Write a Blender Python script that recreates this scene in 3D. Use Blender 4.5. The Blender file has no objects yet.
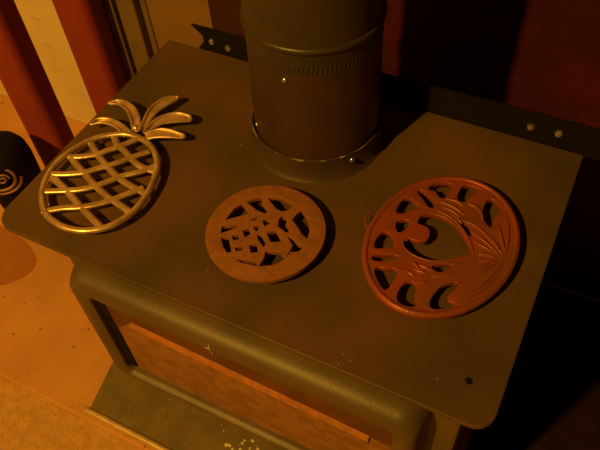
import bpy, bmesh, math, random
from mathutils import Vector, Matrix, noise
random.seed(7)
PI = math.pi
S = bpy.context.scene
COL = S.collection
Z0 = .5                      # height of the stove top above the floor

# ---------------- camera ----------------
cam = bpy.data.objects.new('camera', bpy.data.cameras.new('camera'))
COL.objects.link(cam)
cam.location = (0.5532, -0.2537, 0.5717 + Z0)
cam.rotation_euler = (0.67130, 0.05617, 0.46451)
cam.data.sensor_width = 36
cam.data.lens = 672.1 / 600 * 36
cam.data.clip_start = .01
S.camera = cam

# ---------------- world, lamp, exposure ----------------
w = bpy.data.worlds.new('world'); S.world = w; w.use_nodes = True
w.node_tree.nodes['Background'].inputs['Color'].default_value = (1, .40, .03, 1)
w.node_tree.nodes['Background'].inputs['Strength'].default_value = .012
def lamp(name, loc, energy, color, r):
    l = bpy.data.lights.new(name, 'POINT'); l.energy = energy; l.color = color; l.shadow_soft_size = r
    o = bpy.data.objects.new(name, l); COL.objects.link(o); o.location = loc
    return o
lamp('ceiling_lamp', (-.37, -1.85, Z0 + 2.15), 320, (1, .49, .05), .045)
S.view_settings.view_transform = 'Standard'
S.view_settings.look = 'None'
S.view_settings.exposure = 0
S.view_settings.gamma = 1
S.view_settings.use_curve_mapping = False

# ---------------- measured outlines (metres on the stove top) ----------------
C1=(0.2965,0.1069); R1=0.0634
C2=(.4685,.1689); R2=(.0947,.0747); A2=-1.7009
HOLES1=[[(0.2503,0.1026),(0.2515,0.1199),(0.2557,0.1280),(0.2653,0.1222),(0.2680,0.1196),(0.2598,0.1121)],
[(0.2595,0.1336),(0.2635,0.1401),(0.2709,0.1450),(0.2747,0.1380),(0.2858,0.1313),(0.2846,0.1277),(0.2743,0.1285)],
[(0.2550,0.0853),(0.2518,0.0927),(0.2681,0.1030),(0.2635,0.0950)],
[(0.2715,0.1112),(0.2801,0.1201),(0.2797,0.1142)],
[(0.2876,0.1177),(0.2899,0.1202),(0.2969,0.1196),(0.2928,0.1125)],
[(0.2831,0.1059),(0.2858,0.1087),(0.2886,0.1069),(0.2878,0.1029)],
[(0.2751,0.0972),(0.2790,0.1012),(0.2839,0.0968),(0.2810,0.0911)],
[(0.2780,0.1481),(0.2851,0.1523),(0.2933,0.1533),(0.3024,0.1511),(0.3087,0.1507),(0.3052,0.1422),(0.3002,0.1377),(0.2927,0.1390)],
[(0.3037,0.1309),(0.3110,0.1296),(0.3117,0.1225),(0.3198,0.1172),(0.3178,0.1141),(0.3068,0.1180),(0.3032,0.1261)],
[(0.3195,0.1463),(0.3279,0.1401),(0.3357,0.1317),(0.3395,0.1231),(0.3411,0.1159),(0.3337,0.1190),(0.3272,0.1249),(0.3164,0.1320),(0.3176,0.1416)],
[(0.2584,0.0795),(0.2647,0.0823),(0.2769,0.0678),(0.2739,0.0657),(0.2669,0.0704)],
[(0.2681,0.0860),(0.2723,0.0894),(0.2756,0.0858),(0.2719,0.0826)],
[(0.2786,0.0742),(0.2842,0.0781),(0.2859,0.0740),(0.2815,0.0713)],
[(0.2909,0.0833),(0.2960,0.0870),(0.3021,0.0792),(0.2967,0.0760)],
[(0.2914,0.0986),(0.2951,0.0996),(0.3048,0.0917),(0.3044,0.0880),(0.2960,0.0935)],
[(0.3001,0.1047),(0.3066,0.1106),(0.3185,0.1014),(0.3088,0.0963)],
[(0.2839,0.0619),(0.2915,0.0633),(0.3071,0.0669),(0.3094,0.0638),(0.2940,0.0609)],
[(0.3101,0.0828),(0.3240,0.0876),(0.3327,0.0909),(0.3316,0.0841),(0.3292,0.0776),(0.3245,0.0713),(0.3130,0.0648),(0.3128,0.0757)],
[(0.3223,0.1089),(0.3272,0.1096),(0.3366,0.1039),(0.3431,0.1047),(0.3401,0.0970),(0.3333,0.0932),(0.3326,0.1014)]]
HOLES2=[[(0.4133,0.1857),(0.4119,0.1952),(0.4140,0.2074),(0.4208,0.2094),(0.4242,0.2047),(0.4329,0.2035),(0.4255,0.1952),(0.4204,0.1888)],
[(0.4230,0.2219),(0.4250,0.2270),(0.4459,0.2134),(0.4455,0.2080),(0.4413,0.2072),(0.4339,0.2152)],
[(0.4326,0.2322),(0.4359,0.2408),(0.4537,0.2487),(0.4543,0.2370),(0.4527,0.2269),(0.4485,0.2243),(0.4435,0.2291),(0.4393,0.2328),(0.4344,0.2306)],
[(0.4651,0.2324),(0.4647,0.2463),(0.4675,0.2531),(0.4854,0.2531),(0.4782,0.2460),(0.4752,0.2345),(0.4736,0.2292),(0.4677,0.2288)],
[(0.4991,0.2134),(0.4949,0.2295),(0.4957,0.2405),(0.4996,0.2437),(0.5066,0.2392),(0.5136,0.2317),(0.5078,0.2240),(0.5073,0.2149),(0.5092,0.2063)],
[(0.4177,0.1746),(0.4278,0.1812),(0.4317,0.1750),(0.4257,0.1617),(0.4213,0.1655)],
[(0.4095,0.1345),(0.4074,0.1449),(0.4103,0.1556),(0.4160,0.1564),(0.4255,0.1474),(0.4262,0.1402),(0.4206,0.1396),(0.4125,0.1341)],
[(0.4125,0.1220),(0.4148,0.1252),(0.4346,0.1334),(0.4369,0.1313),(0.4300,0.1272),(0.4259,0.1227),(0.4146,0.1185)],
[(0.4203,0.1067),(0.4230,0.1123),(0.4290,0.1116),(0.4369,0.1169),(0.4429,0.1143),(0.4404,0.0908),(0.4351,0.0917)],
[(0.4520,0.0853),(0.4529,0.1076),(0.4636,0.1094),(0.4671,0.0900),(0.4724,0.0858),(0.4629,0.0814)],
[(0.4838,0.0934),(0.4838,0.1046),(0.4887,0.1195),(0.4985,0.1266),(0.5008,0.1225),(0.4952,0.1124),(0.4959,0.1015),(0.5073,0.1030),(0.5024,0.0971),(0.4874,0.0890)],
[(0.4705,0.1361),(0.4872,0.1450),(0.4878,0.1400),(0.4801,0.1325),(0.4739,0.1323)],
[(0.4779,0.2011),(0.4840,0.2023),(0.4929,0.1921),(0.4934,0.1880),(0.4884,0.1912)],
[(0.4395,0.1815),(0.4379,0.1889),(0.4436,0.1958),(0.4566,0.1989),(0.4742,0.1943),(0.4905,0.1806),(0.5005,0.1673),(0.4889,0.1561),(0.4738,0.1443),(0.4557,0.1410),(0.4403,0.1452),(0.4346,0.1518),(0.4353,0.1584),(0.4438,0.1570),(0.4528,0.1595),(0.4569,0.1655),(0.4557,0.1754),(0.4509,0.1812),(0.4445,0.1821)]]
RIDGES=[[(0.4504,0.2174),(0.4605,0.2172),(0.4713,0.2145),(0.4792,0.2105)],
[(0.4556,0.2120),(0.4660,0.2106),(0.4762,0.2062)],
[(0.4548,0.2239),(0.4654,0.2256),(0.4744,0.2219)],
[(0.4650,0.2072),(0.4738,0.2036),(0.4807,0.1993)],
[(0.4526,0.2047),(0.4691,0.2015),(0.4832,0.1917),(0.4962,0.1777),(0.5048,0.1637)],
[(0.4783,0.2267),(0.4872,0.2261),(0.4945,0.2203),(0.4996,0.2107)],
[(0.4817,0.2027),(0.4927,0.2018),(0.5052,0.1959),(0.5159,0.1880),(0.5264,0.1803)],
[(0.4914,0.1926),(0.5021,0.1888),(0.5143,0.1831),(0.5257,0.1759)],
[(0.4987,0.1830),(0.5083,0.1790),(0.5183,0.1766)],
[(0.5072,0.1996),(0.5148,0.1917),(0.5235,0.1831),(0.5305,0.1767)],
[(0.5127,0.2166),(0.5200,0.2025),(0.5270,0.1888),(0.5316,0.1799)],
[(0.5179,0.2277),(0.5259,0.2109),(0.5306,0.1904),(0.5321,0.1747)],
[(0.5076,0.1677),(0.5161,0.1702),(0.5253,0.1703)],
[(0.5102,0.1594),(0.5183,0.1631),(0.5254,0.1663)],
[(0.5292,0.1707),(0.5231,0.1573),(0.5146,0.1455),(0.5026,0.1323),(0.4996,0.1232)],
[(0.5260,0.1747),(0.5179,0.1576),(0.5078,0.1477),(0.4969,0.1375)],
[(0.5326,0.1696),(0.5311,0.1505),(0.5251,0.1310),(0.5160,0.1156),(0.5053,0.1033)],
[(0.5302,0.1605),(0.5255,0.1427),(0.5167,0.1260),(0.5050,0.1131)],
[(0.4498,0.1321),(0.4561,0.1296),(0.4622,0.1244)],
[(0.4470,0.1201),(0.4541,0.1181),(0.4598,0.1167)],
[(0.4560,0.1242),(0.4644,0.1241),(0.4702,0.1254)],
[(0.4579,0.1304),(0.4650,0.1310),(0.4703,0.1307)],
[(0.4627,0.1090),(0.4685,0.1129),(0.4742,0.1142)],
[(0.4732,0.1228),(0.4865,0.1289),(0.5012,0.1368)]]
LATA=[[(0.0252,0.0774),(0.0465,0.0714),(0.0611,0.0661),(0.0912,0.0535),(0.1296,0.0396)],
[(0.0239,0.1139),(0.0478,0.1029),(0.0615,0.0967),(0.0853,0.0867),(0.1083,0.0788),(0.1183,0.0767),(0.1474,0.0706)],
[(0.0326,0.1435),(0.0565,0.1281),(0.0819,0.1160),(0.0983,0.1094),(0.1146,0.1046),(0.1456,0.1001)],
[(0.0536,0.1638),(0.0687,0.1516),(0.0827,0.1466),(0.0963,0.1399),(0.1139,0.1334),(0.1368,0.1330)]]
LATB=[[(0.0531,0.0303),(0.0718,0.0441),(0.0897,0.0536),(0.1031,0.0636),(0.1157,0.0764),(0.1255,0.0896),(0.1383,0.1067)],
[(0.0310,0.0529),(0.0590,0.0669),(0.0747,0.0763),(0.0863,0.0872),(0.0966,0.1001),(0.1059,0.1127),(0.1206,0.1260),(0.1336,0.1438)],
[(0.0242,0.0804),(0.0401,0.0865),(0.0594,0.0975),(0.0691,0.1078),(0.0799,0.1186),(0.0909,0.1314),(0.0963,0.1399),(0.1115,0.1573)],
[(0.0272,0.1117),(0.0407,0.1176),(0.0560,0.1287),(0.0642,0.1396),(0.0730,0.1498),(0.0864,0.1704)]]
OVAL=[(0.0355,0.0455),(0.0279,0.0569),(0.0210,0.0719),(0.0174,0.0858),(0.0165,0.0999),(0.0180,0.1146),(0.0223,0.1296),(0.0295,0.1447),(0.0392,0.1569),(0.0520,0.1665),(0.0668,0.1742),(0.0828,0.1757),(0.0995,0.1728),(0.1145,0.1662),(0.1283,0.1548),(0.1382,0.1416),(0.1460,0.1237),(0.1510,0.1041),(0.1530,0.0832),(0.1515,0.0669),(0.1466,0.0538),(0.1391,0.0413),(0.1278,0.0309),(0.1122,0.0229),(0.0931,0.0192),(0.0770,0.0206),(0.0632,0.0238),(0.0491,0.0326)]
LEAVES=[([(0.0172,0.1682),(0.0215,0.1767),(0.0365,0.1823),(0.0569,0.1800),(0.0735,0.1742)],[(0.0181,0.1661),(0.0277,0.1731),(0.0453,0.1748),(0.0581,0.1711),(0.0698,0.1662)]),
([(0.0148,0.2083),(0.0251,0.2157),(0.0428,0.2150),(0.0621,0.2051),(0.0803,0.1836)],[(0.0158,0.2071),(0.0269,0.2097),(0.0432,0.2055),(0.0576,0.1945),(0.0726,0.1788)]),
([(0.0894,0.2519),(0.0802,0.2445),(0.0730,0.2304),(0.0716,0.2131),(0.0782,0.1865)],[(0.0921,0.2494),(0.0866,0.2314),(0.0821,0.2134),(0.0836,0.1873)]),
([(0.1271,0.2258),(0.1227,0.2269),(0.1081,0.2246),(0.0941,0.2128),(0.0876,0.1983),(0.0863,0.1814)],[(0.1289,0.2212),(0.1155,0.2125),(0.1020,0.2029),(0.0946,0.1920),(0.0883,0.1798)]),
([(0.1360,0.1962),(0.1178,0.1953),(0.1029,0.1914),(0.0901,0.1802)],[(0.1367,0.1922),(0.1197,0.1845),(0.1035,0.1770),(0.0942,0.1693)])]
LOOP=[(0.3874,0.1772),(0.3851,0.1716),(0.3859,0.1645),(0.3925,0.1570)]
CROWN=(0.0720,0.1845)
DASHES=[(-.523,-.2155,-.500,-.2180),(-.519,-.2815,-.498,-.2820),(-.524,-.3485,-.498,-.3459)]
FEET3=[(0.0510,0.0410),(0.1421,0.0687),(0.1257,0.1498),(0.0404,0.1532)]

# ---------------- materials ----------------
def mat(name, col, rough=.6, metal=0., var=None, nscale=40, bump=0., bscale=200, col2=None, spec=.5, detail=4, lo=.38, hi=.62, rvar=0.):
    """procedural material: base colour varied by noise between col and col2, optional bump"""
    m = bpy.data.materials.new(name); m.use_nodes = True
    nt = m.node_tree; b = nt.nodes['Principled BSDF']
    b.inputs['Roughness'].default_value = rough; b.inputs['Metallic'].default_value = metal
    b.inputs['Specular IOR Level'].default_value = spec
    tc = nt.nodes.new('ShaderNodeTexCoord')
    col2 = col2 or tuple(c * .8 for c in col)
    n = nt.nodes.new('ShaderNodeTexNoise'); n.inputs['Scale'].default_value = nscale; n.inputs['Detail'].default_value = detail
    nt.links.new(tc.outputs['Object'], n.inputs['Vector'])
    r = nt.nodes.new('ShaderNodeValToRGB')
    r.color_ramp.elements[0].position = lo; r.color_ramp.elements[0].color = (*col, 1)
    r.color_ramp.elements[1].position = hi; r.color_ramp.elements[1].color = (*col2, 1)
    nt.links.new(n.outputs['Fac'], r.inputs['Fac']); nt.links.new(r.outputs['Color'], b.inputs['Base Color'])
    if rvar:
        mr = nt.nodes.new('ShaderNodeMapRange')
        mr.inputs['To Min'].default_value = max(0, rough - rvar); mr.inputs['To Max'].default_value = rough + rvar
        nt.links.new(n.outputs['Fac'], mr.inputs['Value']); nt.links.new(mr.outputs['Result'], b.inputs['Roughness'])
    if bump:
        n2 = nt.nodes.new('ShaderNodeTexNoise'); n2.inputs['Scale'].default_value = bscale; n2.inputs['Detail'].default_value = 6
        nt.links.new(tc.outputs['Object'], n2.inputs['Vector'])
        bp = nt.nodes.new('ShaderNodeBump'); bp.inputs['Strength'].default_value = bump; bp.inputs['Distance'].default_value = .002
        nt.links.new(n2.outputs['Fac'], bp.inputs['Height']); nt.links.new(bp.outputs['Normal'], b.inputs['Normal'])
    m['_'] = 1
    return m
def speckle(m, col, scale, thr):
    """small flecks of another colour over the base colour"""
    nt = m.node_tree; b = nt.nodes['Principled BSDF']
    src = b.inputs['Base Color'].links[0].from_socket
    tc = [x for x in nt.nodes if x.type == 'TEX_COORD'][0]
    n = nt.nodes.new('ShaderNodeTexNoise'); n.inputs['Scale'].default_value = scale; n.inputs['Detail'].default_value = 2
    nt.links.new(tc.outputs['Object'], n.inputs['Vector'])
    r = nt.nodes.new('ShaderNodeValToRGB'); r.color_ramp.elements[0].position = thr; r.color_ramp.elements[1].position = thr + .02
    nt.links.new(n.outputs['Fac'], r.inputs['Fac'])
    mx = nt.nodes.new('ShaderNodeMix'); mx.data_type = 'RGBA'
    nt.links.new(r.outputs['Color'], mx.inputs['Factor']); nt.links.new(src, mx.inputs['A'])
    mx.inputs['B'].default_value = (*col, 1)
    nt.links.new(mx.outputs['Result'], b.inputs['Base Color'])
    return m
M = dict(
    top=mat('stove_top_steel', (.075, .052, .025), .5, .0, nscale=6, col2=(.135, .070, .025), bump=.10, bscale=600, spec=.35, detail=8),
    stove=mat('stove_black_paint', (.090, .064, .028), .48, .0, nscale=12, col2=(.13, .085, .036), bump=.12, bscale=350, spec=.5),
    dark=mat('dark_iron', (.010, .007, .005), .6, nscale=20, bump=.15, spec=.2),
    glass=speckle(mat('door_glass_reflection', (.22, .10, .03), .35, nscale=60, col2=(.32, .15, .045), bump=.15, bscale=120, spec=.4, detail=8), (.42, .24, .09), 200, .69),  # orange reflection of the hearth floor painted into the glass colour
    film=mat('dark_upper_panel', (.11, .045, .014), .6, nscale=30, col2=(.15, .06, .018), bump=.15, spec=.2),
    rustbar=mat('rusted_bar', (.44, .17, .045), .7, nscale=70, col2=(.30, .12, .035), bump=.4, spec=.15),
    shelf=mat('ash_shelf_steel', (.14, .105, .042), .6, nscale=30, col2=(.20, .14, .05), bump=.2, bscale=300),
    trim=mat('shelf_edge_steel', (.58, .40, .17), .45, .2, nscale=60, bump=.1),
    pipe=mat('flue_pipe_steel', (.045, .040, .028), .40, .3, nscale=14, col2=(.065, .05, .032), bump=.08, bscale=400, spec=.6),
    collar=mat('collar_iron', (.085, .045, .022), .5, .1, nscale=30, col2=(.06, .045, .025), bump=.2, bscale=300),
    cement=mat('cement', (.06, .045, .03), .8, nscale=60, col2=(.36, .27, .17), lo=.5, hi=.58, bump=.5),
    screw=mat('bright_screw', (.85, .80, .70), .25, .9, nscale=50),
    rust=mat('rusty_cast_iron', (.32, .12, .035), .65, .0, nscale=90, col2=(.25, .10, .033), bump=.5, bscale=500, spec=.4),
    copper=mat('copper_red_iron', (.35, .074, .020), .36, .2, nscale=25, col2=(.27, .082, .024), bump=.25, bscale=400),
    brass=mat('aged_brass', (.80, .60, .42), .36, .7, nscale=60, col2=(.58, .40, .25), bump=.10, bscale=300),
    red=mat('red_paint_post', (.27, .036, .02), .55, nscale=10, col2=(.24, .032, .018), bump=.05),
    redwall=mat('red_plaster', (.070, .0038, .003), .75, nscale=9, col2=(.045, .003, .0025), bump=.9, bscale=90, spec=.3),
    maroon=mat('dark_maroon', (.045, .008, .006), .7, nscale=15, bump=.1),
    cream=mat('cream_paint', (.78, .66, .40), .7, nscale=8, col2=(.72, .60, .36), bump=.05, bscale=60),
    wood=mat('casing_wood', (.20, .145, .065), .5, nscale=20, col2=(.16, .11, .05)),
    tan=mat('tan_panel', (.19, .11, .04), .5, nscale=6, col2=(.25, .15, .05), bump=.1),
    hearth=speckle(mat('hearth_cement', (.66, .34, .12), .8, nscale=9, col2=(.58, .28, .10), bump=.5, bscale=130, spec=.25), (.30, .13, .04), 75, .70),
    carpet=speckle(mat('floor_rough', (.66, .38, .14), .95, nscale=60, col2=(.54, .31, .11), bump=1., bscale=260, spec=.1), (.36, .19, .07), 190, .66),
    patch=mat('patch', (.46, .18, .06), .7, nscale=8, col2=(.42, .16, .055), bump=.4, bscale=130, spec=.25),
    mat=mat('shade_mat_black', (.016, .007, .004), .9, nscale=30, col2=(.024, .009, .005), bump=.4, bscale=80, spec=.15),
    pipebrown=mat('scorched_pipe', (.06, .038, .02), .42, .25, nscale=11, col2=(.095, .048, .022), bump=.08, bscale=400, spec=.5),
    oldbrass=mat('tarnished_brass', (.30, .17, .08), .45, .5, nscale=60, bump=.1),
    dash_dust=mat('dash_dust_brown', (.50, .36, .18), .8),  # brown of the painted shadow dashes, also of the dust flecks
    black=mat('black_iron', (.008, .006, .005), .7, nscale=20, bump=.1, spec=.15),
    ash=mat('pale_ash', (.75, .68, .50), .9, nscale=80),
)

# ---------------- helpers ----------------
def put(o, parent):
    COL.objects.link(o)
    if parent is not None:
        o.parent = parent
def wloc(o):
    v = Vector((0, 0, 0))
    while o is not None: v += o.location; o = o.parent
    return v
def obj(name, bm, m, parent=None, smooth=None, bevel=0, seg=2):
    """bm holds coordinates relative to the stove top; the finished mesh stands Z0 higher"""
    bmesh.ops.remove_doubles(bm, verts=bm.verts, dist=1e-6)
    if bevel:
        es = [e for e in bm.edges if len(e.link_faces) == 2 and e.calc_face_angle(0) > .6]
        bmesh.ops.bevel(bm, geom=es, offset=bevel, segments=seg, affect='EDGES', profile=.5, clamp_overlap=True)
    bmesh.ops.recalc_face_normals(bm, faces=bm.faces)
    me = bpy.data.meshes.new(name)
    if parent is None:      # origin at the base of the thing
        xs = [v.co for v in bm.verts]
        org = Vector(((min(c.x for c in xs) + max(c.x for c in xs)) / 2, (min(c.y for c in xs) + max(c.y for c in xs)) / 2, min(c.z for c in xs)))
        loc = org + Vector((0, 0, Z0)); sh = -org
    else:
        loc = Vector((0, 0, 0)); sh = Vector((0, 0, Z0)) - wloc(parent)
    for v in bm.verts: v.co += sh
    bm.to_mesh(me); bm.free(); me.materials.append(m)
    if smooth is not None:
        me.polygons.foreach_set('use_smooth', [True] * len(me.polygons))
        me.set_sharp_from_angle(angle=math.radians(smooth))
    o = bpy.data.objects.new(name, me); o.location = loc; put(o, parent)
    return o
def thing(name, label, cat, loc, group=None):
    o = bpy.data.objects.new(name, None); o.empty_display_size = .02
    COL.objects.link(o); o.location = (loc[0], loc[1], loc[2] + Z0)
    return tag(o, label, cat, group)
def tag(o, label, cat, group=None):
    o['label'] = label; o['category'] = cat
    if group: o['group'] = group
    return o
def struct(name, bm, m, **k):
    o = obj(name, bm, m, **k); o['kind'] = 'structure'; return o
def box(bm, x0, x1, y0, y1, z0, z1):
    vs = [bm.verts.new((x, y, z)) for z in (z0, z1) for x, y in ((x0, y0), (x1, y0), (x1, y1), (x0, y1))]
    for f in ((3, 2, 1, 0), (4, 5, 6, 7), (0, 1, 5, 4), (1, 2, 6, 5), (2, 3, 7, 6), (3, 0, 4, 7)): bm.faces.new([vs[i] for i in f])
    return bm
def B(*a): return box(bmesh.new(), *a)
def prism(pts, z0, z1, bm=None):
    bm = bm or bmesh.new()
    a = [bm.verts.new((x, y, z0)) for x, y in pts]; b = [bm.verts.new((x, y, z1)) for x, y in pts]
    bm.faces.new(a[::-1]); bm.faces.new(b)
    for i in range(len(pts)): bm.faces.new((a[i], a[(i + 1) % len(a)], b[(i + 1) % len(a)], b[i]))
    return bm
def rrect(x0, x1, y0, y1, r, n=8):
    """outline of a rounded rectangle; r = radii of corners (x0y0, x1y0, x1y1, x0y1)"""
    p = []
    for (cx, cy, a0, rr) in ((x0 + r[0], y0 + r[0], PI, r[0]), (x1 - r[1], y0 + r[1], 1.5 * PI, r[1]), (x1 - r[2], y1 - r[2], 0, r[2]), (x0 + r[3], y1 - r[3], .5 * PI, r[3])):
        for i in range(n + 1):
            a = a0 + .5 * PI * i / n; q = (cx + rr * math.cos(a), cy + rr * math.sin(a))
            if not p or (Vector(q) - Vector(p[-1])).length > 1e-5: p.append(q)
    return p
def lathe(prof, c=(0, 0, 0), n=64, bm=None, closed=False, lean=0.):
    """revolve (radius, z) pairs about the vertical through c; lean shifts x per metre of height"""
    bm = bm or bmesh.new(); rings = []
    for r, z in prof:
        if r < 1e-6: rings.append([bm.verts.new((c[0] + lean * z, c[1], c[2] + z))])
        else: rings.append([bm.verts.new((c[0] + lean * z + r * math.cos(2 * PI * i / n), c[1] + r * math.sin(2 * PI * i / n), c[2] + z)) for i in range(n)])
    pairs = list(zip(rings, rings[1:])) + ([(rings[-1], rings[0])] if closed else [])
    for a, b in pairs:
        for i in range(n):
            j = (i + 1) % n
            f = [a[i % len(a)], a[j % len(a)], b[j % len(b)], b[i % len(b)]]
            f2 = []
            for v in f:
                if v not in f2: f2.append(v)
            if len(f2) > 2: bm.faces.new(f2)
    return bm
def catmull(pts, n=6, closed=False):
    pts = [Vector(p) for p in pts]; out = []; N = len(pts)
    for i in range(N if closed else N - 1):
        p1, p2 = pts[i], pts[(i + 1) % N]
        p0 = pts[i - 1] if (closed or i > 0) else p1 * 2 - p2
        p3 = pts[(i + 2) % N] if (closed or i + 2 < N) else p2 * 2 - p1
        for k in range(n):
            t = k / n
            out.append(.5 * ((2 * p1) + (p2 - p0) * t + (2 * p0 - 5 * p1 + 4 * p2 - p3) * t * t + (3 * p1 - p0 - 3 * p2 + p3) * t ** 3))
    if not closed: out.append(pts[-1])
    return out
def tube(pts, r, bm=None, closed=False, n=10, flat=1., taper=None):
    """sweep an ellipse (r wide, r*flat high) along 3D points; level paths keep their flat side up"""
    bm = bm or bmesh.new(); pts = [Vector(p) for p in pts]; N = len(pts); rings = []
    for i, p in enumerate(pts):
        a = pts[i - 1] if (closed or i) else p; b = pts[(i + 1) % N] if (closed or i < N - 1) else p
        t = (b - a).normalized(); up = Vector((0, 0, 1))
        if abs(t.z) > .9: up = Vector((0, 1, 0))
        s = t.cross(up).normalized(); u = s.cross(t)
        k = taper(i / (N - 1)) if taper else 1.
        rings.append([bm.verts.new(p + s * (r * k * math.cos(2 * PI * j / n)) + u * (r * k * flat * math.sin(2 * PI * j / n))) for j in range(n)])
    for i in range(N if closed else N - 1):
        a, b = rings[i], rings[(i + 1) % N]
        for j in range(n): bm.faces.new((a[j], a[(j + 1) % n], b[(j + 1) % n], b[j]))
    if not closed: bm.faces.new(rings[0][::-1]); bm.faces.new(rings[-1])
    return bm
def chaikin(p, k=1):
    for _ in range(k):
        q = []
        for i in range(len(p)):
            a, b = p[i], p[(i + 1) % len(p)]
            q += [(a[0] * .75 + b[0] * .25, a[1] * .75 + b[1] * .25), (a[0] * .25 + b[0] * .75, a[1] * .25 + b[1] * .75)]
        p = q
    return p
def grow(p, e):
    """push a polygon's outline outwards by e"""
    n = len(p); ar = sum(p[i][0] * p[(i + 1) % n][1] - p[(i + 1) % n][0] * p[i][1] for i in range(n)); sg = 1 if ar > 0 else -1; q = []
    for i in range(n):
        a, b, c = Vector(p[i - 1]), Vector(p[i]), Vector(p[(i + 1) % n])
        n1 = (b - a).normalized(); n2 = (c - b).normalized()
        n1 = Vector((n1.y, -n1.x)) * sg; n2 = Vector((n2.y, -n2.x)) * sg
        m = (n1 + n2); m = m / max(.35, m.length_squared / 2) / 1.0
        q.append(tuple(b + m * e * .5 * 1.4))
    return q
def pierced(outline, holes, z0, z1, bev=.0008):
    """plate with holes cut through, edges rounded; returned as a bmesh"""
    cu = bpy.data.curves.new('tmp', 'CURVE'); cu.dimensions = '2D'; cu.fill_mode = 'BOTH'
    cu.extrude = (z1 - z0) / 2 - bev; cu.bevel_depth = bev; cu.bevel_resolution = 2; cu.offset = 0
    for pts in [outline] + holes:
        s = cu.splines.new('POLY'); s.points.add(len(pts) - 1); s.use_cyclic_u = True
        for q, p in zip(s.points, pts): q.co = (p[0], p[1], 0, 1)
    o = bpy.data.objects.new('tmp', cu); COL.objects.link(o)
    dg = bpy.context.evaluated_depsgraph_get()
    me = bpy.data.meshes.new_from_object(o.evaluated_get(dg))
    bm = bmesh.new(); bm.from_mesh(me)
    for v in bm.verts: v.co.z += (z0 + z1) / 2
    bpy.data.objects.remove(o); bpy.data.curves.remove(cu); bpy.data.meshes.remove(me)
    return bm
def join(a, b):
    me = bpy.data.meshes.new('j'); b.to_mesh(me); b.free(); a.from_mesh(me); bpy.data.meshes.remove(me); return a
def ball(c, r, bm=None, sc=(1, 1, 1), u=14, v=8):
    bm = bm or bmesh.new()
    bmesh.ops.create_uvsphere(bm, u_segments=u, v_segments=v, radius=r, matrix=Matrix.Translation(c) @ Matrix.Diagonal((*sc, 1)))
    return bm

# ---------------- setting ----------------
FL = -Z0; WY = .55
struct('floor', B(-2.2, 2.6, -3.4, 1.2, FL - .08, FL - .012), M['carpet'])
hearth = tag(obj('hearth_pad', B(-1.3, 1.5, -.042, WY, FL - .012, FL), M['hearth'], bevel=.004), 'orange brown cement hearth pad with pitted surface under the stove', 'hearth')
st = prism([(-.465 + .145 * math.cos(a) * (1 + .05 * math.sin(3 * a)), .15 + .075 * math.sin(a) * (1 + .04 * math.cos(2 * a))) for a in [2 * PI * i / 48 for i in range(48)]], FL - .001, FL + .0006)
obj('patch', st, M['patch'], hearth)['label'] = 'dark reddish patch with a rounded end'  # darker, redder oval set into the hearth top
struct('wall_back', B(-.055, 2.6, WY, WY + .1, FL - .02, 2.0), M['redwall'])
wc = struct('wall_left', B(-2.2, -.285, WY, WY + .1, FL - .02, 2.0), M['cream'])
for x0, z0, x1, z1 in DASHES:
    o = obj('shadow_dash', tube([(x0, WY, z0), (x1, WY, z1)], .0022, n=6, flat=.25), M['dash_dust'], wc)  # brown strokes painted for the small dash shadows on the cream wall
d = struct('door_1', B(-.199, -.055, WY + .0, WY + .06, FL, 1.6), M['tan'])
bm = bmesh.new()
for x0, x1, y in ((-.287, -.262, .022), (-.258, -.232, .015), (-.229, -.213, .019), (-.210, -.199, .004)):
    box(bm, x0, x1, WY - y, WY + .01, FL, 1.7)
box(bm, -.287, -.199, WY - .002, WY + .01, FL, 1.7)
struct('trim_1', bm, M['wood'], bevel=.002)
struct('dark_strip', B(-.055, .11, WY - .012, WY, FL, 1.7), M['maroon'], bevel=.002)  # dark maroon strip in front of the red wall's left end

def post_mesh(x, y, r):
    """square post with well rounded corners, turned a little, on a slightly wider foot"""
    bm = bmesh.new(); R_ = []
    for z, s in ((FL, 1.12), (FL + .012, 1.12), (FL + .02, 1.), (1.5, 1.)):
        ring = []
        for i in range(64):
            t = 2 * PI * i / 64; c, q = math.cos(t), math.sin(t)
            k = r * s * (abs(c) ** 3.6 + abs(q) ** 3.6) ** (-1 / 3.6)
            a = t + math.radians(14); ring.append(bm.verts.new((x + k * math.cos(a), y + k * math.sin(a), z)))
        R_.append(ring)
    for a, b in zip(R_, R_[1:]):
        for i in range(64): bm.faces.new((a[i], a[(i + 1) % 64], b[(i + 1) % 64], b[i]))
    bm.faces.new(R_[0][::-1]); bm.faces.new(R_[-1]); return bm
for (x, y, r, lb) in ((-.392, .385, .034, 'rounded red painted post left of the stove, leftmost and nearer'), (-.306, .495, .036, 'rounded red painted post standing beside the door casing')):
    tag(obj('red_post', post_mesh(x, y, r), M['red'], smooth=40), lb, 'post', 'red posts left of the stove')

tag(obj('shade_mat', B(.565, 1.35, -.03, WY - .01, FL, FL + .004), M['mat'], bevel=.001), 'dark mat added to deepen the shade at the right of the stove', 'mat')  # added black sheet that darkens the floor in the stove's shadow
# ---------------- wood stove ----------------
stove = thing('wood_stove', 'black steel wood stove with flat top and glazed front door', 'stove', (.30, .18, FL))
W, D = .5732, .3634
obj('top_plate', prism(rrect(0, W, 0, D, (.026, .020, .002, .002)), -.006, 0), M['top'], stove, bevel=.0012)
BX0, BX1 = .086, .548
obj('firebox', B(BX0, BX1, .012, .345, -.41, -.006), M['stove'], stove, bevel=.004)
obj('pedestal', B(BX0 + .04, BX1 - .04, .06, .31, FL + .0002, -.41), M['dark'], stove, bevel=.004)
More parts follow.
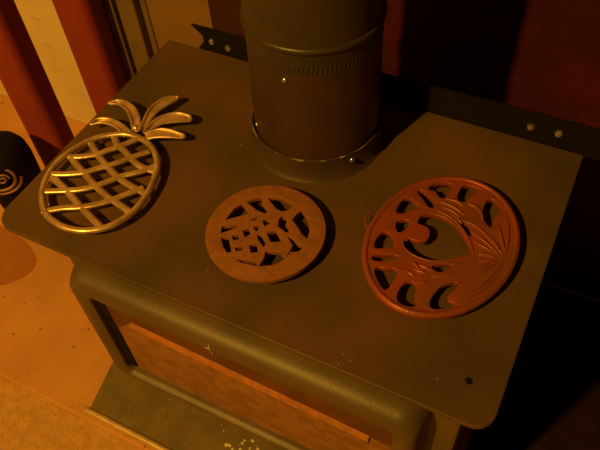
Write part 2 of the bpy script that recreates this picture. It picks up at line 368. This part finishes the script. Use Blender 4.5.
# rear rail: upright strip, cut at a slant at its left end, its lower left flare drawn as the shadow in the notch
bm = bmesh.new()
pr = [(.044, .036), (.600, .041), (.600, -.003), (.047, -.003), (.060, .012), (.060, .022)]
a = [bm.verts.new((x, D + .0005, z)) for x, z in pr]; b = [bm.verts.new((x, D + .0035, z)) for x, z in pr]
bm.faces.new(a); bm.faces.new(b[::-1])
for i in range(len(pr)): bm.faces.new((a[i], a[(i + 1) % 6], b[(i + 1) % 6], b[i]))
rail = obj('rear_rail', bm, M['dark'], stove)
for x, z in ((.0745, .0165), (.100, .0135), (.5083, .020), (.5396, .021)):
    c = lathe([(0, .004), (.0034, .0035), (.0050, .0015), (.0050, 0), (0, 0)], (0, 0, 0), 6)
    bmesh.ops.rotate(c, verts=c.verts, cent=(0, 0, 0), matrix=Matrix.Rotation(PI / 2, 3, 'X') @ Matrix.Rotation(.3 + x * 9, 3, 'Z'))
    bmesh.ops.translate(c, verts=c.verts, vec=(x, D + .0005, z))
    obj('bolt', c, M['screw'], rail)
for x, y, r in ((.5414, .0399, .0036),):
    obj('hole_disc', lathe([(0, .0006), (r * .8, .0006), (r, 0), (0, 0)], (x, y, 0), 20), M['black'], stove, smooth=40)  # black disc drawn as the dark inside of a screw hole
bm = bmesh.new()
for x, y in ((.4278, .0053), (.4362, .0130), (.4270, .0165), (.515, .03), (.26, .045), (.20, .22), (.33, .09)): ball((x, y, .0002), .0007, bm, (1.2, .9, .5), 6, 4)
o = obj('dust_flecks', bm, M['dash_dust'], stove); o['kind'] = 'stuff'
# flue collar, with cement line
CX, CY = .2767, .2742
obj('flue_collar', lathe([(.0748, .0), (.0815, 0), (.0800, .002), (.0775, .005), (.0770, .028), (.0766, .031), (.0752, .0315), (.0748, .028)], (CX, CY, 0), 72, closed=True), M['collar'], stove, smooth=50)
bm = bmesh.new(); n = 150; rg = []
for i in range(n):
    a = 2 * PI * i / n; k = .0005 + .0022 * max(0, noise.noise(Vector((math.cos(a) * 14, math.sin(a) * 14, 0))) + .05)
    zc = .0315
    rg.append([bm.verts.new((CX + (.0768 + k * math.cos(t)) * math.cos(a), CY + (.0768 + k * math.cos(t)) * math.sin(a), zc + k * 1.1 * math.sin(t))) for t in [2 * PI * j / 6 for j in range(6)]])
for i in range(n):
    for j in range(6): bm.faces.new((rg[i][j], rg[(i + 1) % n][j], rg[(i + 1) % n][(j + 1) % 6], rg[i][(j + 1) % 6]))
obj('cement_bead', bm, M['cement'], stove, smooth=60)

# door: a rounded frame swept around the opening, glass and a ledge bar behind it
def ringloop(x0, x1, z0, z1, r, y, n=8): return [(px, y, pz) for px, pz in rrect(x0, x1, z0, z1, (r,) * 4, n)]
DX0, DX1, DZ0, DZ1 = .110, .516, -.234, -.010
OX0, OX1, OZ0, OZ1 = .134, .492, -.222, -.046
loops = [ringloop(DX0 - .004, DX1 + .004, DZ0 - .004, DZ1 + .001, .022, .011), ringloop(DX0 - .002, DX1 + .002, DZ0 - .002, DZ1, .022, -.004),
         ringloop(DX0, DX1, DZ0, DZ1 - .003, .022, -.012), ringloop(DX0 + .003, DX1 - .003, DZ0 + .002, DZ1 - .008, .02, -.0185), ringloop(DX0 + .008, DX1 - .008, DZ0 + .004, DZ1 - .015, .018, -.0215),
         ringloop(OX0 - .007, OX1 + .007, OZ0 - .004, OZ1 + .010, .016, -.0205), ringloop(OX0 - .001, OX1 + .001, OZ0 - .001, OZ1 + .002, .011, -.0165),
         ringloop(OX0, OX1, OZ0, OZ1, .010, -.013), ringloop(OX0, OX1, OZ0, OZ1, .010, .004), ringloop(OX0, OX1, OZ0, OZ1, .010, .011)]
bm = bmesh.new(); L = [[bm.verts.new(p) for p in l] for l in loops]
for a, b in list(zip(L, L[1:])) + [(L[-1], L[0])]:
    for i in range(len(a)): bm.faces.new((a[i], a[(i + 1) % len(a)], b[(i + 1) % len(a)], b[i]))
door = obj('door', bm, M['stove'], stove, smooth=35)
obj('door_glass', B(OX0 + .0005, OX1 - .0005, -.010, -.004, OZ0 + .0005, OZ1 - .0005), M['glass'], door)
bm = bmesh.new()
pr = [(-.0095, -.080), (-.013, -.082), (-.0155, -.086), (-.014, -.089), (-.0095, -.090)]
a = [bm.verts.new((.176, y, z + .001)) for y, z in pr]; b = [bm.verts.new((.468, y, z - .015)) for y, z in pr]
bm.faces.new(a); bm.faces.new(b[::-1])
for i in range(5): bm.faces.new((a[i], a[(i + 1) % 5], b[(i + 1) % 5], b[i]))
obj('ledge_bar', bm, M['rustbar'], door)
bm = bmesh.new(); pts = [(.176, -.092), (.468, -.108), (.468, -.1145), (.176, -.0985)]
a = [bm.verts.new((x, -.0108, z)) for x, z in pts]; b = [bm.verts.new((x, -.0085, z)) for x, z in pts]
bm.faces.new(a); bm.faces.new(b[::-1])
for i in range(4): bm.faces.new((a[i], a[(i + 1) % 4], b[(i + 1) % 4], b[i]))
obj('bar_shadow', bm, M['black'], door)  # black strip drawn as the shadow under the ledge bar
bm = bmesh.new(); pts = [(OX0 + .001, OZ1 - .001), (OX1 - .001, OZ1 - .001), (OX1 - .001, -.100), (.172, -.084), (.160, -.100), (OX0 + .001, -.125)]
a = [bm.verts.new((x, -.0106, z)) for x, z in pts]; b = [bm.verts.new((x, -.0085, z)) for x, z in pts]
bm.faces.new(a); bm.faces.new(b[::-1])
for i in range(6): bm.faces.new((a[i], a[(i + 1) % 6], b[(i + 1) % 6], b[i]))
obj('upper_film', bm, M['film'], door)  # thin darker sheet over the upper part of the glass
obj('recess_shade', prism([(OX0 + .0005, -.0120), (OX0 + .012, -.0115), (OX0 + .012, -.0100), (OX0 + .0005, -.0100)], OZ0 + .008, OZ1 - .012), M['black'], door)  # black strip drawn as the shaded left side of the recess
obj('scratch', tube([(.297, -.0205, -.020), (.2975, -.0218, -.028), (.2995, -.0216, -.037)], .0005, tube([(.292, -.0216, -.029), (.2972, -.0218, -.0275)], .0004)), M['ash'], door)
for z in (-.060, -.185):
    h = lathe([(0, -.014), (.006, -.014), (.0065, -.010), (.0065, .010), (.006, .014), (.003, .016), (0, .017)], (DX0 - .005, -.004, z), 16)
    obj('hinge', h, M['stove'], stove, smooth=40)
# ash shelf
bm = prism([(.077, -.066), (.56, -.066), (.56, .012), (.062, .012)], -.306, -.300)
shelf = obj('ash_shelf', bm, M['shelf'], stove, bevel=.0008)
obj('shelf_edge', tube([(.074, -.069, -.302), (.562, -.069, -.302)], .0050, flat=1.0), M['trim'], shelf, smooth=60)['label'] = 'pale front edge'  # rod along the shelf front, far paler than the shelf
bm = bmesh.new()
for i in range(42):
    x = random.gauss(.300, .022) if i < 26 else random.uniform(.10, .30); y = random.gauss(-.022, .010) if i < 26 else random.uniform(-.055, .0)
    y = max(-.062, min(.008, y)); ball((x, y, -.2998), random.uniform(.0008, .0026) if i < 26 else random.uniform(.0004, .0007), bm, (1.2, 1, .5), 6, 4)
af = obj('ash_flecks', bm, M['ash'], shelf); af['kind'] = 'stuff'

# ---------------- flue pipe ----------------
fp = thing('stove_pipe', 'dark steel flue pipe rising from the stove top', 'stove pipe', (CX, CY, .02))
LN = .012
obj('lower_section', lathe([(.0700, .010), (.0736, .010), (.0736, .06), (.0722, .120), (.0716, .150), (.0690, .150), (.0700, .12)], (CX, CY, 0), 96, closed=True, lean=LN), M['pipebrown'], fp, smooth=50)
bm = bmesh.new(); n = 96 * 2; prof = []
R = []
for z, r, cr in ((.1475, .0718, 0), (.149, .0718, .0003), (.1525, .0718, .00045), (.156, .0718, .0003), (.158, .0716, 0)):
    R.append([bm.verts.new((CX + LN * z + (r + cr * (1 if i % 2 else -1)) * math.cos(2 * PI * i / n), CY + (r + cr * (1 if i % 2 else -1)) * math.sin(2 * PI * i / n), z)) for i in range(n)])
for a, b in zip(R, R[1:]):
    for i in range(n): bm.faces.new((a[i], a[(i + 1) % n], b[(i + 1) % n], b[i]))
obj('crimped_joint', bm, M['pipe'], fp)
obj('upper_section', lathe([(.0690, .157), (.0716, .157), (.0719, .168), (.0720, .1712), (.0732, .1719), (.0742, .1735), (.0746, .1752), (.0742, .1770), (.0732, .1785), (.0720, .1790), (.0717, .183), (.0717, 1.5), (.0690, 1.5)], (CX, CY, 0), 96, closed=True, lean=LN), M['pipe'], fp, smooth=50)
def screw(px, pz, rad, ang, s=.0032, m='screw'):
    c = lathe([(0, .0022), (.0018, .002), (s, .0006), (s, 0), (0, 0)], (0, 0, 0), 12)
    bmesh.ops.rotate(c, verts=c.verts, cent=(0, 0, 0), matrix=Matrix.Rotation(ang, 3, 'Z') @ Matrix.Rotation(PI / 2, 3, 'Y'))
    bmesh.ops.translate(c, verts=c.verts, vec=(CX + LN * pz + rad * math.cos(ang), CY + rad * math.sin(ang), pz))
    return obj('screw', c, M[m], fp, smooth=50)
screw(0, 0.1382, 0.0722, -1.545, 0.0034)
screw(0, 0.0224, 0.0780, -0.591, 0.0034)
screw(0, 0.0480, 0.0742, -2.258, 0.0026)

# ---------------- trivets ----------------
TZ0, TZ1 = .0090, .0150
def foot(x, y, par, m, r=.0038):
    return obj('foot', lathe([(0, .0002), (r * .8, .0002), (r, .001), (r, TZ0 + .001), (0, TZ0 + .001)], (x, y, 0), 14), m, par, smooth=40)

t1 = thing('round_trivet', 'small round rusty iron trivet pierced with a geometric pattern', 'trivet', (*C1, 0), 'trivets on the stove top')
out = [(C1[0] + R1 * math.cos(2 * PI * i / 96), C1[1] + R1 * math.sin(2 * PI * i / 96)) for i in range(96)]
bm = pierced(out, [grow(h, .0017) for h in HOLES1], TZ0, TZ1, .0006)
obj('plate', bm, M['rust'], t1, smooth=50)
for a in (-1.95, .3, 2.4): foot(C1[0] + (R1 - .006) * math.cos(a), C1[1] + (R1 - .006) * math.sin(a), t1, M['rust'])

t2 = thing('oval_trivet', 'large copper red oval trivet with pierced heart scroll and leaf relief', 'trivet', (*C2, 0), 'trivets on the stove top')
def oval(t, inset=0.):
    x, y = (R2[0] - inset) * math.cos(t), (R2[1] - inset) * math.sin(t)
    return (C2[0] + x * math.cos(A2) - y * math.sin(A2), C2[1] + x * math.sin(A2) + y * math.cos(A2))
out = [oval(2 * PI * i / 110) for i in range(110)]
bm = pierced(out, [chaikin(grow(h, .0024), 2) for h in HOLES2], TZ0, TZ1, .0007)
obj('plate', bm, M['copper'], t2, smooth=50)
rim = [(*oval(2 * PI * i / 110, .0028), TZ1 - .0004) for i in range(110)]
obj('rim', tube(rim, .0028, closed=True, flat=.7), M['copper'], t2, smooth=60)
hl = [Vector((*p, TZ1 - .0004)) for p in chaikin(HOLES2[-1], 2)]
bm = bmesh.new()
for r in RIDGES:
    tube(catmull([(x, y, TZ1 - .0002) for x, y in r], 5), .0015, bm, n=8, flat=1.3, taper=lambda t: .25 + .9 * math.sin(PI * min(1, max(0, .08 + t * .84))))
obj('leaf_relief', bm, M['copper'], t2, smooth=60)
obj('heart_outline', tube([p + (p - Vector((C2[0] - .012, C2[1] + .006, p.z))).normalized() * .0022 for p in catmull([hl[i] for i in range(0, int(len(hl) * .66), 4)], 3)], .0011, n=8), M['copper'], t2, smooth=60)
obj('hanging_loop', tube(catmull([(*LOOP[0], .011), (*LOOP[1], .0105), (*LOOP[2], .010), (*LOOP[3], .0095)], 5), .0012), M['copper'], t2, smooth=60)
for a in (-.35, -1.15, 1.3, 2.6): foot(*oval(a, .005), t2, M['copper'])

t3 = thing('pineapple_trivet', 'openwork brass pineapple trivet with crown of curling leaves', 'trivet', (.09, .11, 0), 'trivets on the stove top')
cx = sum(p[0] for p in OVAL) / len(OVAL); cy = sum(p[1] for p in OVAL) / len(OVAL)
inset = []
for x, y in OVAL:
    v = Vector((cx - x, cy - y)).normalized(); inset.append((x + v.x * .0038, y + v.y * .0038, .0115))
obj('rim', tube(catmull(inset, 4, True), .0040, closed=True, flat=.85, n=12), M['brass'], t3, smooth=70)
bm = bmesh.new()
for i, l in enumerate(LATA): tube(catmull([(x, y, .0108) for x, y in l], 5), .0044, bm, flat=.55)
for i, l in enumerate(LATB): tube(catmull([(x, y, .0112) for x, y in l], 5), .0042, bm, flat=.6)
obj('lattice', bm, M['brass'], t3, smooth=70)
base = Vector((*CROWN, .012))
for a, b in LEAVES:
    # arched leaf: two edge rods meeting in a tip, a thin hollowed web between them
    def arch(l, rev=False):
        n = len(l) - 1; pts = []
        for i, (x, y) in enumerate(l): pts.append(Vector((x, y, 0)))
        return pts
    A_, B_ = arch(a), arch(b)
    if (A_[-1] - base).length < (A_[0] - base).length: A_.reverse(); B_.reverse()      # start at the crown base
    A_ = catmull(A_, 6); B_ = catmull(B_, 6)
    def zed(p, t): return Vector((p.x, p.y, .0120 + .0030 * math.sin(min(1, t * 1.05) * PI * .85)))
    nA, nB = len(A_), len(B_)
    A3 = [zed(p, i / (nA - 1)) for i, p in enumerate(A_)]; B3 = [zed(p, i / (nB - 1)) - Vector((0, 0, .001)) for i, p in enumerate(B_)]
    mid = (A3[-1] + B3[-1]) / 2; dirn = (A3[-1] - A3[-3]).normalized()
    path = A3 + [mid + dirn * .0016] + B3[::-1]
    bm = tube(path, .0019, n=8)
    K = 24; rows = []
    for k in range(K + 1):
        t = k / K; pa = A3[min(nA - 1, round(t * (nA - 1)))]; pb = B3[min(nB - 1, round(t * (nB - 1)))]
        pm = (pa + pb) / 2 - Vector((0, 0, .0014))
        rows.append([pa, pm, pb])
    vs = [[bm.verts.new(p - Vector((0, 0, dz))) for p in r for dz in (0, .0012)] for r in rows]
    for r0, r1 in zip(vs, vs[1:]):
        for c0, c1 in ((0, 2), (2, 4), (3, 1), (5, 3)):
            try: bm.faces.new((r0[c0], r0[c1], r1[c1], r1[c0]))
            except ValueError: pass
    for f in list(bm.faces):
        if f.calc_area() < 1e-11: bm.faces.remove(f)
    me_n = obj('leaf', bm, M['brass'], t3, smooth=60)
obj('crown_base', ball((*CROWN, .0115), .0042, sc=(1.3, 1, .9)), M['brass'], t3, smooth=80)
for p in FEET3: foot(p[0], p[1], t3, M['brass'], .003)

# ---------------- dark pot at the far left ----------------
BXc, BYc = -.392, .268
pot = thing('coal_bucket', 'black round coal bucket with a brass scroll ornament at left edge', 'bucket', (BXc, BYc, FL))
obj('body', lathe([(0, FL), (.040, FL), (.044, FL + .02), (.050, FL + .12), (.052, FL + .180), (.049, FL + .205), (.041, FL + .22), (.028, FL + .228), (0, FL + .231)], (BXc, BYc, 0), 48), M['black'], pot, smooth=50)
bm = bmesh.new()
tube([(.021 * math.cos(t), .016 * math.sin(t), 0) for t in [2 * PI * i / 40 for i in range(40)]], .0026, bm, closed=True)
tube([(.003 + .010 * (1 - i / 50) * math.cos(i * .22), .008 * (1 - i / 50) * math.sin(i * .22), .001) for i in range(44)], .0018, bm)
tube([(.029 * math.cos(t), .022 * math.sin(t), -.002) for t in [-2.6 + 2.6 * i / 20 for i in range(21)]], .0022, bm)
M4 = Matrix.Translation((BXc + .032, BYc - .044, FL + .185)) @ Matrix.Rotation(.65, 4, 'Z') @ Matrix.Rotation(PI / 2 - .55, 4, 'X')
bmesh.ops.scale(bm, vec=(1.25, 1.25, 1.25), verts=bm.verts)
bmesh.ops.transform(bm, matrix=M4, verts=bm.verts)
obj('scroll_ornament', bm, M['oldbrass'], pot, smooth=60)
